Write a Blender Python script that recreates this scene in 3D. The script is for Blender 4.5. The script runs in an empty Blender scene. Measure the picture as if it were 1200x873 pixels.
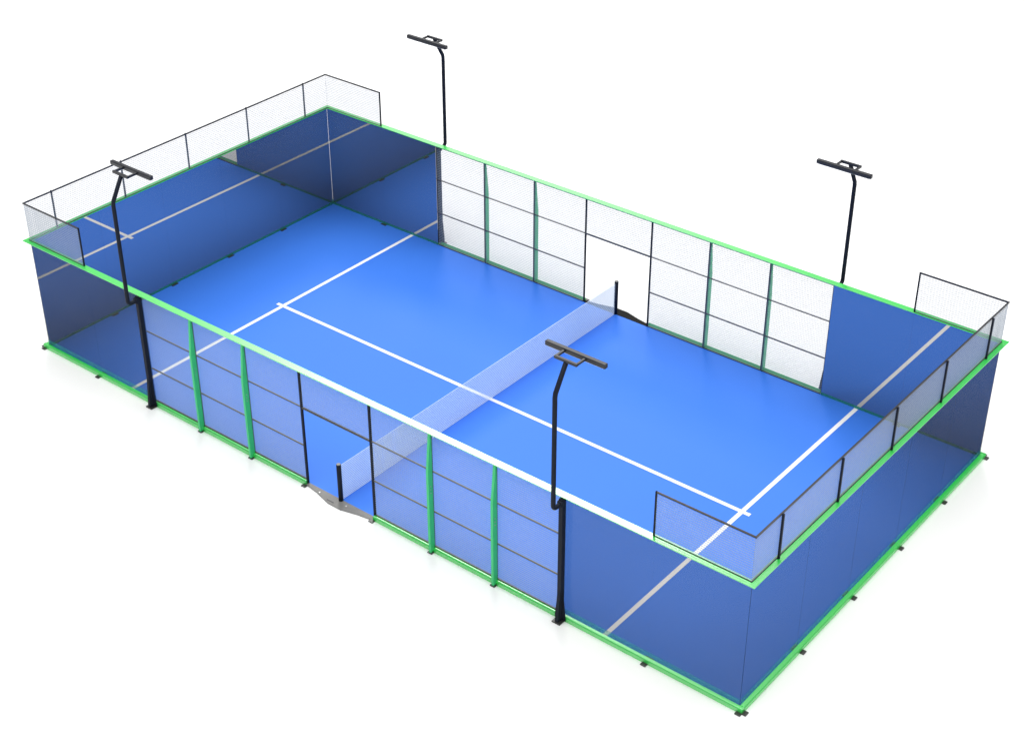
import bpy, bmesh, math, random
from mathutils import Vector, Matrix
random.seed(3)
S = bpy.context.scene
COL = S.collection

# ------------------------------------------------------------------ materials
def new_mat(name):
    m = bpy.data.materials.new(name); m.use_nodes = True
    nt = m.node_tree; nt.nodes.clear()
    out = nt.nodes.new('ShaderNodeOutputMaterial')
    return m, nt, out

def pmat(name, col, rough=.4, spec=.5, metal=0., var=.06, scale=6., bump=0., rvar=.06, ior=1.45):
    """painted / moulded surface: base colour with faint wear, roughness variation, optional fine bump"""
    m, nt, out = new_mat(name)
    p = nt.nodes.new('ShaderNodeBsdfPrincipled')
    tc = nt.nodes.new('ShaderNodeTexCoord')
    n = nt.nodes.new('ShaderNodeTexNoise'); n.inputs['Scale'].default_value = scale
    n.inputs['Detail'].default_value = 6; n.inputs['Roughness'].default_value = .6
    nt.links.new(tc.outputs['Object'], n.inputs['Vector'])
    r = nt.nodes.new('ShaderNodeValToRGB')
    r.color_ramp.elements[0].position = .3; r.color_ramp.elements[1].position = .7
    r.color_ramp.elements[0].color = tuple(c * (1 - var) for c in col) + (1,)
    r.color_ramp.elements[1].color = tuple(min(1, c * (1 + var)) for c in col) + (1,)
    nt.links.new(n.outputs['Fac'], r.inputs['Fac'])
    nt.links.new(r.outputs['Color'], p.inputs['Base Color'])
    mr = nt.nodes.new('ShaderNodeMapRange')
    mr.inputs['To Min'].default_value = rough - rvar; mr.inputs['To Max'].default_value = rough + rvar
    nt.links.new(n.outputs['Fac'], mr.inputs['Value'])
    nt.links.new(mr.outputs['Result'], p.inputs['Roughness'])
    p.inputs['Specular IOR Level'].default_value = spec
    p.inputs['Metallic'].default_value = metal; p.inputs['IOR'].default_value = ior
    if bump:
        n2 = nt.nodes.new('ShaderNodeTexNoise'); n2.inputs['Scale'].default_value = 220
        n2.inputs['Detail'].default_value = 2
        nt.links.new(tc.outputs['Object'], n2.inputs['Vector'])
        b = nt.nodes.new('ShaderNodeBump'); b.inputs['Strength'].default_value = bump
        b.inputs['Distance'].default_value = .004
        nt.links.new(n2.outputs['Fac'], b.inputs['Height'])
        nt.links.new(b.outputs['Normal'], p.inputs['Normal'])
    nt.links.new(p.outputs['BSDF'], out.inputs['Surface'])
    return m

def glass_clear(name, tr):
    """grey tinted safety glass one looks through: each face passes tr of the light"""
    m, nt, out = new_mat(name)
    t = nt.nodes.new('ShaderNodeBsdfTransparent'); t.inputs['Color'].default_value = (*tr, 1)
    d = nt.nodes.new('ShaderNodeBsdfDiffuse'); d.inputs['Color'].default_value = (.2, .2, .22, 1)
    g = nt.nodes.new('ShaderNodeBsdfGlossy'); g.inputs['Roughness'].default_value = .02
    m1 = nt.nodes.new('ShaderNodeMixShader'); m1.inputs['Fac'].default_value = .06
    m2 = nt.nodes.new('ShaderNodeMixShader'); m2.inputs['Fac'].default_value = .012
    nt.links.new(t.outputs[0], m1.inputs[1]); nt.links.new(d.outputs[0], m1.inputs[2])
    nt.links.new(m1.outputs[0], m2.inputs[1]); nt.links.new(g.outputs[0], m2.inputs[2])
    nt.links.new(m2.outputs[0], out.inputs['Surface'])
    return m

def glass_mirror(name, refl, diff):
    """dark backed reflective glass"""
    m, nt, out = new_mat(name)
    g = nt.nodes.new('ShaderNodeBsdfGlossy'); g.inputs['Roughness'].default_value = .012
    g.inputs['Color'].default_value = (*refl, 1)
    d = nt.nodes.new('ShaderNodeBsdfDiffuse'); d.inputs['Color'].default_value = (*diff, 1)
    a = nt.nodes.new('ShaderNodeAddShader')
    nt.links.new(g.outputs[0], a.inputs[0]); nt.links.new(d.outputs[0], a.inputs[1])
    nt.links.new(a.outputs[0], out.inputs['Surface'])
    return m

def rail_image_mat(name, col, tr, fac):  # see-through teal that paints the base rail's image into the glass
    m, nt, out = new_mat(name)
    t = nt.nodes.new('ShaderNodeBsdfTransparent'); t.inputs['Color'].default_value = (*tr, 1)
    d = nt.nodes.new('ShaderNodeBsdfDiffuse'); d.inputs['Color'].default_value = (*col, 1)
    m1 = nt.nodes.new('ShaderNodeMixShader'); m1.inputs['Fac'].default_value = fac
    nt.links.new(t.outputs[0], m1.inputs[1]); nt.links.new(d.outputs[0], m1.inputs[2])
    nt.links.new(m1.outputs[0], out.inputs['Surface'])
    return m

M = {}
M['ground'] = pmat('white_ground', (.955, .955, .955), rough=.9, spec=0, var=.005, scale=.5, rvar=.02)
M['floor'] = pmat('blue_court', (.050, .208, .81), rough=.50, spec=.22, var=.02, scale=.35, bump=.12, rvar=.02)
M['line'] = pmat('white_line', (.94, .94, .95), rough=.5, spec=.35, var=.02, scale=3)
M['green'] = pmat('green_paint', (.028, .69, .085), rough=.27, spec=1., ior=1.95, var=.015, scale=4, rvar=.008)
M['fin'] = pmat('green_post_paint', (.055, .64, .22), rough=.4, spec=.4, var=.04, scale=5)
M['black'] = pmat('black_paint', (.016, .018, .024), rough=.36, spec=.55, var=.12, scale=8, rvar=.04)
M['navy'] = pmat('dark_post_paint', (.018, .022, .034), rough=.42, spec=.07, var=.10, scale=6)
M['wire'] = pmat('grey_wire', (.38, .44, .50), rough=.45, spec=.4, var=.05, scale=10)
M['rail'] = pmat('dark_grey_paint', (.10, .10, .10), rough=.4, spec=.6, var=.1, scale=6)
M['net'] = pmat('white_cord', (.76, .87, .95), rough=.7, spec=.2, var=.03, scale=10)
M['plate'] = pmat('dark_steel', (.03, .03, .029), rough=.36, spec=.8, var=.15, scale=5, rvar=.04)
M['plate_lit'] = pmat('lit_steel', (.20, .197, .19), rough=.45, spec=.4, var=.1, scale=5, rvar=.04)  # doorway steel with the near plate's highlight painted in as grey
M['plate_unlit'] = pmat('unlit_steel', (.014, .014, .013), rough=.5, spec=.06, var=.2, scale=5)  # same doorway steel for the far plate, coloured without the highlight
M['bolt'] = pmat('bolt_steel', (.42, .42, .41), rough=.3, spec=.6, metal=.6, var=.05)
M['cap'] = pmat('grey_cap', (.25, .25, .24), rough=.45, spec=.5, var=.05)
M['led'] = pmat('lamp_lens', (.7, .7, .68), rough=.3, spec=.5, var=.02)
M['glass'] = glass_clear('tinted_glass', (.728, .724, .712))
M['joint'] = pmat('dark_joint', (.03, .05, .12), rough=.6, spec=.1, var=.1)
M['edge'] = glass_clear('glass_edge', (.95, .96, .955))
M['mirror'] = glass_mirror('reflective_glass', (.445, .445, .43), (.052, .047, .042))
M['rail_image'] = rail_image_mat('green_rail_image', (.10, .55, .50), (.93, .98, .97), .20)  # painted reflection of the green rail, for clear panes
M['rail_image_mirror'] = rail_image_mat('green_rail_image_dark', (.08, .60, .42), (.8, .9, .85), .4)  # painted image of the green rail showing at reflective panes

# ------------------------------------------------------------------ mesh helpers
class MB:
    def __init__(s): s.bm = bmesh.new()
    def box(s, x0, x1, y0, y1, z0, z1, bev=0.):
        x0, x1 = min(x0, x1), max(x0, x1); y0, y1 = min(y0, y1), max(y0, y1); z0, z1 = min(z0, z1), max(z0, z1)
        vs = [s.bm.verts.new(p) for p in ((x0,y0,z0),(x1,y0,z0),(x1,y1,z0),(x0,y1,z0),(x0,y0,z1),(x1,y0,z1),(x1,y1,z1),(x0,y1,z1))]
        fs = [s.bm.faces.new([vs[i] for i in f]) for f in ((3,2,1,0),(4,5,6,7),(0,1,5,4),(1,2,6,5),(2,3,7,6),(3,0,4,7))]
        if bev:
            es = list({e for f in fs for e in f.edges})
            bmesh.ops.bevel(s.bm, geom=es, offset=bev, segments=2, affect='EDGES', profile=.5)
        return s
    def prism(s, pts, axis, a, b, bev=0.):
        """polygon pts in the plane normal to axis, extruded from a to b"""
        def P(p, q):
            return {'x': (q, p[0], p[1]), 'y': (p[0], q, p[1]), 'z': (p[0], p[1], q)}[axis]
        A = [s.bm.verts.new(P(p, a)) for p in pts]; B = [s.bm.verts.new(P(p, b)) for p in pts]
        n = len(pts); fs = [s.bm.faces.new(A), s.bm.faces.new(B[::-1])]
        for i in range(n): fs.append(s.bm.faces.new((A[(i+1) % n], A[i], B[i], B[(i+1) % n])))
        bmesh.ops.recalc_face_normals(s.bm, faces=fs)
        if bev:
            es = list({e for f in fs for e in f.edges})
            bmesh.ops.bevel(s.bm, geom=es, offset=bev, segments=2, affect='EDGES', profile=.5)
        return s
    def tube(s, pts, r, n=12, square=False):
        """swept section along a polyline lying in a plane x = const"""
        pts = [Vector(p) for p in pts]; rings = []
        U = Vector((1, 0, 0)) 
        if abs((pts[1]-pts[0]).normalized().dot(U)) > .9: U = Vector((0, 1, 0))
        for i, p in enumerate(pts):
            t = (pts[min(i+1, len(pts)-1)] - pts[max(i-1, 0)]).normalized()
            k = 1.
            if 0 < i < len(pts)-1:
                a = (pts[i]-pts[i-1]).normalized(); k = 1/max(.5, a.dot(t))
            V = t.cross(U).normalized()
            if square:
                cs = [(-1,-1),(1,-1),(1,1),(-1,1)]
                rings.append([s.bm.verts.new(p + U*r*c[0] + V*r*k*c[1]) for c in cs])
            else:
                rings.append([s.bm.verts.new(p + U*r*math.cos(2*math.pi*j/n) + V*r*k*math.sin(2*math.pi*j/n)) for j in range(n)])
        m = len(rings[0]); fs = []
        for A, B in zip(rings, rings[1:]):
            for j in range(m): fs.append(s.bm.faces.new((A[j], A[(j+1) % m], B[(j+1) % m], B[j])))
        fs.append(s.bm.faces.new(rings[0][::-1])); fs.append(s.bm.faces.new(rings[-1]))
        bmesh.ops.recalc_face_normals(s.bm, faces=fs)
        if not square:
            for f in fs[:-2]: f.smooth = True
        return s
    def build(s, name, mat, parent=None, loc=None):
        me = bpy.data.meshes.new(name); s.bm.to_mesh(me); s.bm.free()
        me.materials.append(mat)
        o = bpy.data.objects.new(name, me); COL.objects.link(o)
        if parent is not None: o.parent = parent
        if loc: o.location = loc
        return o

def tag(o, label, cat, group=None):
    o['label'] = label; o['category'] = cat
    if group: o['group'] = group
    return o
def thing(name, label, cat, loc=(0,0,0), group=None):
    o = bpy.data.objects.new(name, None); o.empty_display_size = .2; COL.objects.link(o); o.location = loc
    return tag(o, label, cat, group)
def rel(o): return o.location

# wire grid in the local plane spanned by direction 'x' or 'y' and z
def grid(axis, fixed, a0, a1, z0, z1, pv=.025, wv=.0033, ph=.05, wh=.0055, e=.0014, eh=.0035):
    """upright wires pv apart and wv wide, level wires ph apart and wh high, welded as one sheet"""
    mb = MB()
    n = max(1, round((a1-a0)/pv)); m = max(1, round((z1-z0)/ph))
    for i in range(n+1):
        c = a0 + (a1-a0)*i/n; h = wv/2
        if axis == 'x': mb.box(c-h, c+h, fixed-e, fixed+e, z0, z1)
        else: mb.box(fixed-e, fixed+e, c-h, c+h, z0, z1)
    for j in range(m+1):
        c = z0 + (z1-z0)*j/m; h = wh/2
        if axis == 'x': mb.box(a0, a1, fixed-eh, fixed+eh, c-h, c+h)
        else: mb.box(fixed-eh, fixed+eh, a0, a1, c-h, c+h)
    return mb

# ------------------------------------------------------------------ dimensions
GX, GY = 10.03, 5.04         # glass planes
MX, MY = 10.02, 5.055        # wire mesh planes
ZB = .10                     # base rail height
ZT = 3.0                     # top of the green beam
ZM = 3.99                    # top of the upper mesh
XS = [-6, -4.333, -2.667, -1, 1, 2.667, 4.333, 6]

# ------------------------------------------------------------------ setting
g = MB().box(-1500, 1500, -1500, 1500, -.5, -.012).build('ground', M['ground']); g['kind'] = 'structure'
fl = MB().box(-10.036, 10.036, -5.046, 5.046, -.010, .004).build('court_floor', M['floor']); fl['kind'] = 'structure'
lw = .05
for sx in (-1, 1):
    MB().box(sx*6.95-lw, sx*6.95+lw, -5.02, 5.02, .0045, .008).build('service_line', M['line'], fl)
mb = MB()
mb.box(-6.95+lw+.0005, 6.95-lw-.0005, -lw, lw, .0045, .008)
mb.box(-7.15, -6.95-lw-.0005, -lw, lw, .0045, .008); mb.box(6.95+lw+.0005, 7.15, -lw, lw, .0045, .008)
mb.build('center_line', M['line'], fl)

# ------------------------------------------------------------------ glass walls
def pane(root, axis, fixed, a0, a1, mat, inward, rail_image):
    o = root.location; t = .006; gap = .0008
    mb = MB()
    if axis == 'x': mb.box(a0+gap-o.x, a1-gap-o.x, fixed-t-o.y, fixed+t-o.y, .012, ZT-.020)
    else: mb.box(fixed-t-o.x, fixed+t-o.x, a0+gap-o.y, a1-gap-o.y, .012, ZT-.020)
    p = mb.build('glass_pane', mat, root)
    if mat is M['glass']:      # ground and polished edges let more light through than the tinted faces
        p.data.materials.append(M['edge'])
        for q in p.data.polygons:
            if abs(q.normal.z) < .5 and abs(q.normal[1 if axis == 'x' else 0]) < .5: q.material_index = 1
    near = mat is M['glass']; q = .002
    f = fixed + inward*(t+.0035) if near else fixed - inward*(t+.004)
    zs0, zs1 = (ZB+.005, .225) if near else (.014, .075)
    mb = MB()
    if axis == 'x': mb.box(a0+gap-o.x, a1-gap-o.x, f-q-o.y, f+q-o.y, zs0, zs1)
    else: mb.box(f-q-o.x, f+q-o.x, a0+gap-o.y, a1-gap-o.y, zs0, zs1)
    mb.build('painted_rail_image', rail_image, p)  # strip added to imitate the green rail's image in the pane
    return p
side_desc = {(-1,-1): 'left stretch of tinted glass wall on the near long side, beside the left light pole',
             (1,-1): 'right stretch of tinted glass wall on the near long side, below the small mesh return',
             (-1,1): 'far long side glass wall running into the back left corner',
             (1,1): 'blue reflecting glass wall on the far long side, right of the mesh panels'}
for sy in (-1, 1):
    for sx in (-1, 1):
        r = thing('glass_wall', side_desc[(sx, sy)], 'glass wall', (sx*8, sy*GY, 0), 'glass walls round the court corners')
        mt = M['glass'] if sy < 0 else M['mirror']; se = M['rail_image'] if sy < 0 else M['rail_image_mirror']
        e0, e1 = sorted((sx*6.0, sx*8.0)); pane(r, 'x', sy*GY, e0, e1, mt, sy, se)
        e0, e1 = sorted((sx*8.0, sx*10.0244)); pane(r, 'x', sy*GY, e0, e1, mt, sy, se)
for sx, d in ((-1, 'whole end wall of dark glass at the left end, mirroring the blue floor'),
              (1, 'whole end wall of tinted glass closing the right end of the court')):
    r = thing('glass_wall', d, 'glass wall', (sx*GX, 0, 0), 'glass walls round the court corners')
    ys = [-5.032, -3, -1, 1, 3, 5.030 if sx < 0 else 5.032]
    mt = M['glass'] if sx > 0 else M['mirror']; se = M['rail_image'] if sx > 0 else M['rail_image_mirror']
    for a, b in zip(ys, ys[1:]): pane(r, 'y', sx*GX, a, b, mt, sx, se)
    if sx > 0: MB().box(10.0245-GX, 10.0325-GX, -5.0425, -5.0345, .012, ZT-.021).build('corner_joint', M['joint'], r)

# ------------------------------------------------------------------ green base rails with their feet
def foot(parent, x, y, dx, dy):
    o = parent.location
    MB().box(x-dx-o.x, x+dx-o.x, y-dy-o.y, y+dy-o.y, -.011, .012, .004).build('foot_plate', M['plate'], parent)
rail_desc = {(-1,-1): 'green base rail on the near long side, left of the near doorway',
             (1,-1): 'green base rail on the near long side, right of the near doorway',
             (-1,1): 'green base rail on the far long side, left of the far doorway',
             (1,1): 'green base rail on the far long side, right of the far doorway'}
for sy in (-1, 1):
    for sx in (-1, 1):
        r = thing('base_rail', rail_desc[(sx, sy)], 'base rail', (sx*5.5, sy*5.09, 0), 'green base rails')
        o = r.location
        a, b = sorted((sx*1.0-o.x, sx*10.135-o.x))
        prof = [(5.076, -.011), (5.076, .012), (5.124, .080), (5.128, .082), (5.135, .078), (5.135, -.011)] if sy > 0 else \
               [(5.049, -.011), (5.049, .092), (5.057, ZB), (5.105, ZB), (5.122, .094), (5.135, .076), (5.135, -.011)]
        MB().prism([(sy*p[0]-o.y, p[1]) for p in prof], 'x', a, b).build('rail', M['green'], r)
        for x in (1.0, 2.667, 4.333, 6.0, 8.0, 10.08):
            big = x == 10.08
            foot(r, sx*x, sy*(5.175 if not big else 5.165), .06, .045)
        for x in (8.0,): # bolted tongues on the court side
            MB().box(sx*x-.09-o.x, sx*x+.09-o.x, sy*4.955-o.y, sy*5.02-o.y, .005, .022, .003).build('foot_plate', M['plate'], r)
for sx, d in ((-1, 'green base rail under the end glass wall at the left end'), (1, 'green base rail under the end glass wall at the right end')):
    r = thing('base_rail', d, 'base rail', (sx*10.09, 0, 0), 'green base rails'); o = r.location
    pr = [(10.04, -.011), (10.04, .094), (10.048, ZB+.002), (10.106, ZB+.002), (10.124, .094), (10.138, .076), (10.138, -.011)]
    MB().prism([((p[0]-10.09)*sx, p[1]) for p in pr], 'y', -5.0475, 5.0475).build('rail', M['green'], r)
    for y in (-5.08, -3, -1, 1, 3, 5.08): foot(r, sx*10.175, y, .045, .06)
    for y in (-3, -1, 1, 3):
        MB().box(sx*9.95-o.x, sx*10.015-o.x, y-.10, y+.10, .005, .022, .003).build('foot_plate', M['plate'], r)

# ------------------------------------------------------------------ green top beams
BI, BO = 5.005, 5.175
for sy, d in ((-1, 'long green top beam on the near side, shining almost white in the light'),
              (1, 'long bright green top beam along the far side')):
    tag(MB().box(-10.15, 10.15, sy*BI, sy*BO, ZT-.018, ZT, .004).build('top_beam', M['green']), d, 'beam', 'green top beams')
for sx, d in ((-1, 'short green top beam over the end glass wall at the left end'),
              (1, 'short green top beam over the end glass wall at the right end, pale at its near end')):
    tag(MB().box(sx*9.985, sx*10.148, -BI+.001, BI-.001, ZT-.018, ZT-.0005, .003).build('top_beam', M['green']), d, 'beam', 'green top beams')

# ------------------------------------------------------------------ side fences of wire mesh
def side_fence(sy, d):
    r = thing('mesh_fence', d, 'mesh fence', (0, sy*MY, 0), 'wire mesh fences along the long sides'); oy = sy*MY
    f = .018
    for i, (a, b) in enumerate(zip(XS, XS[1:])):
        zl = ZB if sy < 0 else .006
        z0 = 2.0 if i == 3 else zl
        w = grid('x', 0, a+.02, b-.02, z0+.02, ZT-.06).build('wire_panel', M['wire'], r)
        MB().box(a+f, b-f, -f, f, ZT-.040, ZT-.020).build('frame_bar', M['black'], w)
        if i != 3: MB().box(a+f, b-f, -f, f, zl+.003, zl+.02).build('frame_bar', M['black'], w)
        if i != 3:
            for z in (1.0, 2.0):
                MB().box(a+f, b-f, -.016, .016, z-.010, z+.010, .003).build('cross_rail', M['rail'], w)
    for x in XS[1:-1]:
        door = abs(x) == 1
        k = (.024 if sy < 0 else .019) if door else (.0165 if sy < 0 else .012)
        MB().box(x-k, x+k, -k, k, .0045 if door or sy > 0 else ZB+.003, ZT-.020, .003).build('door_post' if door else 'frame_post', M['navy'] if door or sy < 0 else M['rail'], r)
    hk = .025 if sy < 0 else .020
    MB().box(-1+hk, 1-hk, -hk, hk, 1.978, 2.014, .003).build('door_header', M['black'] if sy < 0 else M['rail'], r)
    for x in XS[1:-1]:
        if abs(x) == 1: continue
        pts = [(.019, -.011), (.148, -.011), (.152, 1.0), (.150, 2.05), (.06, 2.93), (.019, 2.93)]
        pts = [(sy*p[0], p[1]) for p in pts]
        p = MB().prism(pts, 'x', x-.03, x+.03, .004).build('fence_post', M['fin'], r)
        for z in (1.52, 1.60, 1.68):
            if sy < 0: MB().tube([(x+.0285, sy*.09, z), (x+.038, sy*.09, z)], .011, 8).build('bolt', M['bolt'], p)
    return r
side_fence(-1, 'near long side wire mesh fence with green posts, seen against the blue floor')
side_fence(1, 'far long side wire mesh fence with green posts, seen against white')

# ------------------------------------------------------------------ upper mesh over the ends
def upper_fence(sx, d):
    r = thing('upper_fence', d, 'mesh fence', (sx*MX, 0, ZT), 'upper mesh fences over the ends'); H = ZM-ZT
    ox = sx*MX; t = .016
    grid('y', 0, -MY+.004, MY-.004, .015, H-.03).build('wire_panel', M['wire'], r)
    for sy in (-1, 1):
        a, b = sorted((sx*8.0-ox, -sx*.004))
        grid('x', sy*MY, a, b, .015, H-.03).build('wire_panel', M['wire'], r)
        a, b = sorted((sx*8.0-ox, -sx*.017))
        MB().box(a, b, sy*MY-t, sy*MY+t, H-.032, H, .003).build('top_rail', M['black'], r)
        MB().box(a, b, sy*MY-t*.7, sy*MY+t*.7, .001, .014, .002).build('bottom_rail', M['black'], r)
        x = sx*8.0-ox
        a, b = sorted((x-sx*.001, x-sx*.034))
        MB().box(a, b, sy*MY-t, sy*MY+t, .002, H, .003).build('end_post', M['navy'], r)
    MB().box(-t, t, -MY-t, MY+t, H-.0325, H+.0005, .003).build('top_rail', M['black'], r)
    MB().box(-t, t, -MY-t, MY+t, .001, .0145, .002).build('bottom_rail', M['black'], r)
    for y in (-4.218, -2.109, 0, 2.109, 4.218):
        MB().box(sx*.018, sx*.058, y-(.021 if sx > 0 else .015), y+(.021 if sx > 0 else .015), .002, H-.004, .003).build('fence_post', M['navy'], r)
upper_fence(-1, 'upper mesh fence wrapping round the left end above the dark glass')
upper_fence(1, 'upper mesh fence wrapping round the right end above the tinted glass')

# ------------------------------------------------------------------ light poles
def light_pole(sx, sy, d):
    x0, y0 = sx*6.0, sy*5.15
    r = thing('light_pole', d, 'light pole', (x0, y0, 0), 'light poles at the four mesh ends')
    s = sy
    MB().box(-.048, .048, -.055, .055, .012, 2.955, .006).build('column', M['navy'], r)
    for pts, ax in (([(.05, .02), (.13, .02), (.13, .08), (.05, .80)], 'y'), ):
        for k in (-1, 1):
            MB().prism([(k*p[0], p[1]) for p in pts], 'y', -.006, .006).build('gusset', M['navy'], r)
    MB().prism([(s*.057, .02), (s*.125, .02), (s*.125, .10), (s*.057, .80)], 'x', -.035, .035, .003).build('gusset', M['navy'], r)
    MB().box(-.10, .10, s*-.01, s*.15, -.011, .018, .004).build('foot_plate', M['plate'], r)
    # crooked upper pole: out from the column, up, then leaning back in over the court
    P = [(0, s*.05, 2.86)]
    cy, cz, R = s*.19, 2.86+.10, .10
    P += [(0, s*.13, 2.86)]
    for k in range(0, 7):
        a = math.pi/2*k/6
        P.append((0, s*(.185+.10*math.sin(a)), 2.86+.10*(1-math.cos(a))))
    P += [(0, s*.285, 5.34), (0, s*.27, 5.42), (0, s*-.03, 5.93)]
    MB().tube(P, .046, 12).build('pole', M['navy'], r)
    MB().box(-.055, .055, s*.03, s*.10, 2.80, 2.925, .006).build('clamp', M['navy'], r)
    zb = 5.955
    b = MB()
    b.box(-.25, .25, s*-.02-.028, s*-.02+.028, zb-.028, zb+.028, .006)
    for k in (-1, 1):
        b.box(k*.25-.022*0-(.044 if k > 0 else 0), k*.25+(.044 if k < 0 else 0), s*-.051, s*-.268, zb-.022, zb+.022, .004)
    b.build('bracket', M['black'], r)
    h = MB().box(-.665, .665, s*-.315-.047, s*-.315+.047, zb-.05, zb+.045, .016).build('lamp_head', M['black'], r)
    MB().box(-.62, .62, s*-.315-.034, s*-.315+.034, zb-.056, zb-.0505).build('lens', M['led'], h)
    return r
light_pole(-1, -1, 'black light pole on the near side towards the left end, beside the glass corner')
light_pole(1, -1, 'black light pole standing nearest, its lamp bar in front of the blue floor')
light_pole(-1, 1, 'black light pole behind the far side, left one of the two far poles')
light_pole(1, 1, 'black light pole behind the far side, right one of the two far poles')

# ------------------------------------------------------------------ net and threshold plates
n = thing('court_net', 'white net stretched across the middle of the blue court between black posts', 'net', (0, 0, 0))
grid('y', 0, -5.0, 5.0, .015, .90, .03, .0029, .045, .0064, .0025, .0058).build('net_mesh', M['net'], n)
for sy in (-1, 1):
    p = MB().tube([(0, sy*5.06, .012), (0, sy*5.06, .955)], .052, 16).build('net_post', M['navy'], n)
    MB().tube([(0, sy*5.06, .9555), (0, sy*5.06, .968)], .045, 16).build('post_cap', M['cap'], p)
for sy, d in ((-1, 'steel threshold plate, painted-in sheen, bulging out in the near doorway under the net post'),
              (1, 'dark steel threshold plate in the far doorway behind the far net post')):
    r = thing('threshold_plate', d, 'plate', (0, sy*5.03, 0), 'steel plates in the two doorways')
    pts = [(-.995, 0.004), (-.995, .095), (-.62, .155), (-.16, .278), (.20, .282), (.62, .175), (.995, .115), (.995, 0.004)]
    MB().prism([(p[0], sy*p[1]) for p in pts], 'z', -.011, .010, .002).build('plate', M['plate_lit' if sy < 0 else 'plate_unlit'], r)
    for x, y in ((-.55, .13), (.24, .13)):
        if sy > 0: continue
        MB().tube([(x, sy*y, .0105), (x, sy*y, .024)], .02, 10).build('bolt', M['bolt'], r)
    mb = MB(); mb.box(-.26, -.06, sy*.20-.012, sy*.20+.012, .0105, .016); mb.build('slot_cover', M['black'], r)

# ------------------------------------------------------------------ light
w = bpy.data.worlds.new('World'); S.world = w; w.use_nodes = True
nt = w.node_tree; nt.nodes.clear()
out = nt.nodes.new('ShaderNodeOutputWorld'); bg = nt.nodes.new('ShaderNodeBackground')
tc = nt.nodes.new('ShaderNodeTexCoord'); sp = nt.nodes.new('ShaderNodeSeparateXYZ')
rp = nt.nodes.new('ShaderNodeValToRGB')
e = rp.color_ramp.elements
e[0].position = .70; e[0].color = (.05, .05, .053, 1)
e[1].position = .88; e[1].color = (1, 1, 1, 1)
nt.links.new(tc.outputs['Generated'], sp.inputs[0]); nt.links.new(sp.outputs['Z'], rp.inputs['Fac'])
nt.links.new(rp.outputs['Color'], bg.inputs['Color']); bg.inputs['Strength'].default_value = 3.2
nt.links.new(bg.outputs[0], out.inputs['Surface'])

CAM = Vector((20.17107, -24.2674, 20.95884))
RX, RZ, RR = 1.00094936, .67717986, -.00121538
R = Matrix.Rotation(RZ, 3, 'Z') @ Matrix.Rotation(RX, 3, 'X') @ Matrix.Rotation(RR, 3, 'Z')
F = 1879.2775
d = (R @ Vector(((560-600)/F, -(670-436.5)/F, -1))).normalized()    # a ray that meets the brightest sheen on the beam
sun_from = Vector((d.x, d.y, -d.z))
sl = bpy.data.lights.new('key_lamp', 'SUN'); sl.energy = .8; sl.angle = math.radians(15); sl.color = (1, .985, .965)
so = bpy.data.objects.new('key_lamp', sl); COL.objects.link(so)
so.rotation_euler = sun_from.to_track_quat('Z', 'Y').to_euler(); so.location = (0, 0, 12)

# ------------------------------------------------------------------ camera
c = bpy.data.cameras.new('camera'); c.sensor_width = 36; c.lens = F/1200*36; c.clip_start = .5; c.clip_end = 6000
co = bpy.data.objects.new('camera', c); COL.objects.link(co)
co.matrix_world = Matrix.Translation(CAM) @ R.to_4x4()
S.camera = co
S.view_settings.view_transform = 'Standard'; S.view_settings.look = 'None'
S.view_settings.exposure = 0; S.view_settings.gamma = 1
S.cycles.transparent_max_bounces = 32; S.cycles.max_bounces = 10; S.cycles.caustics_reflective = False
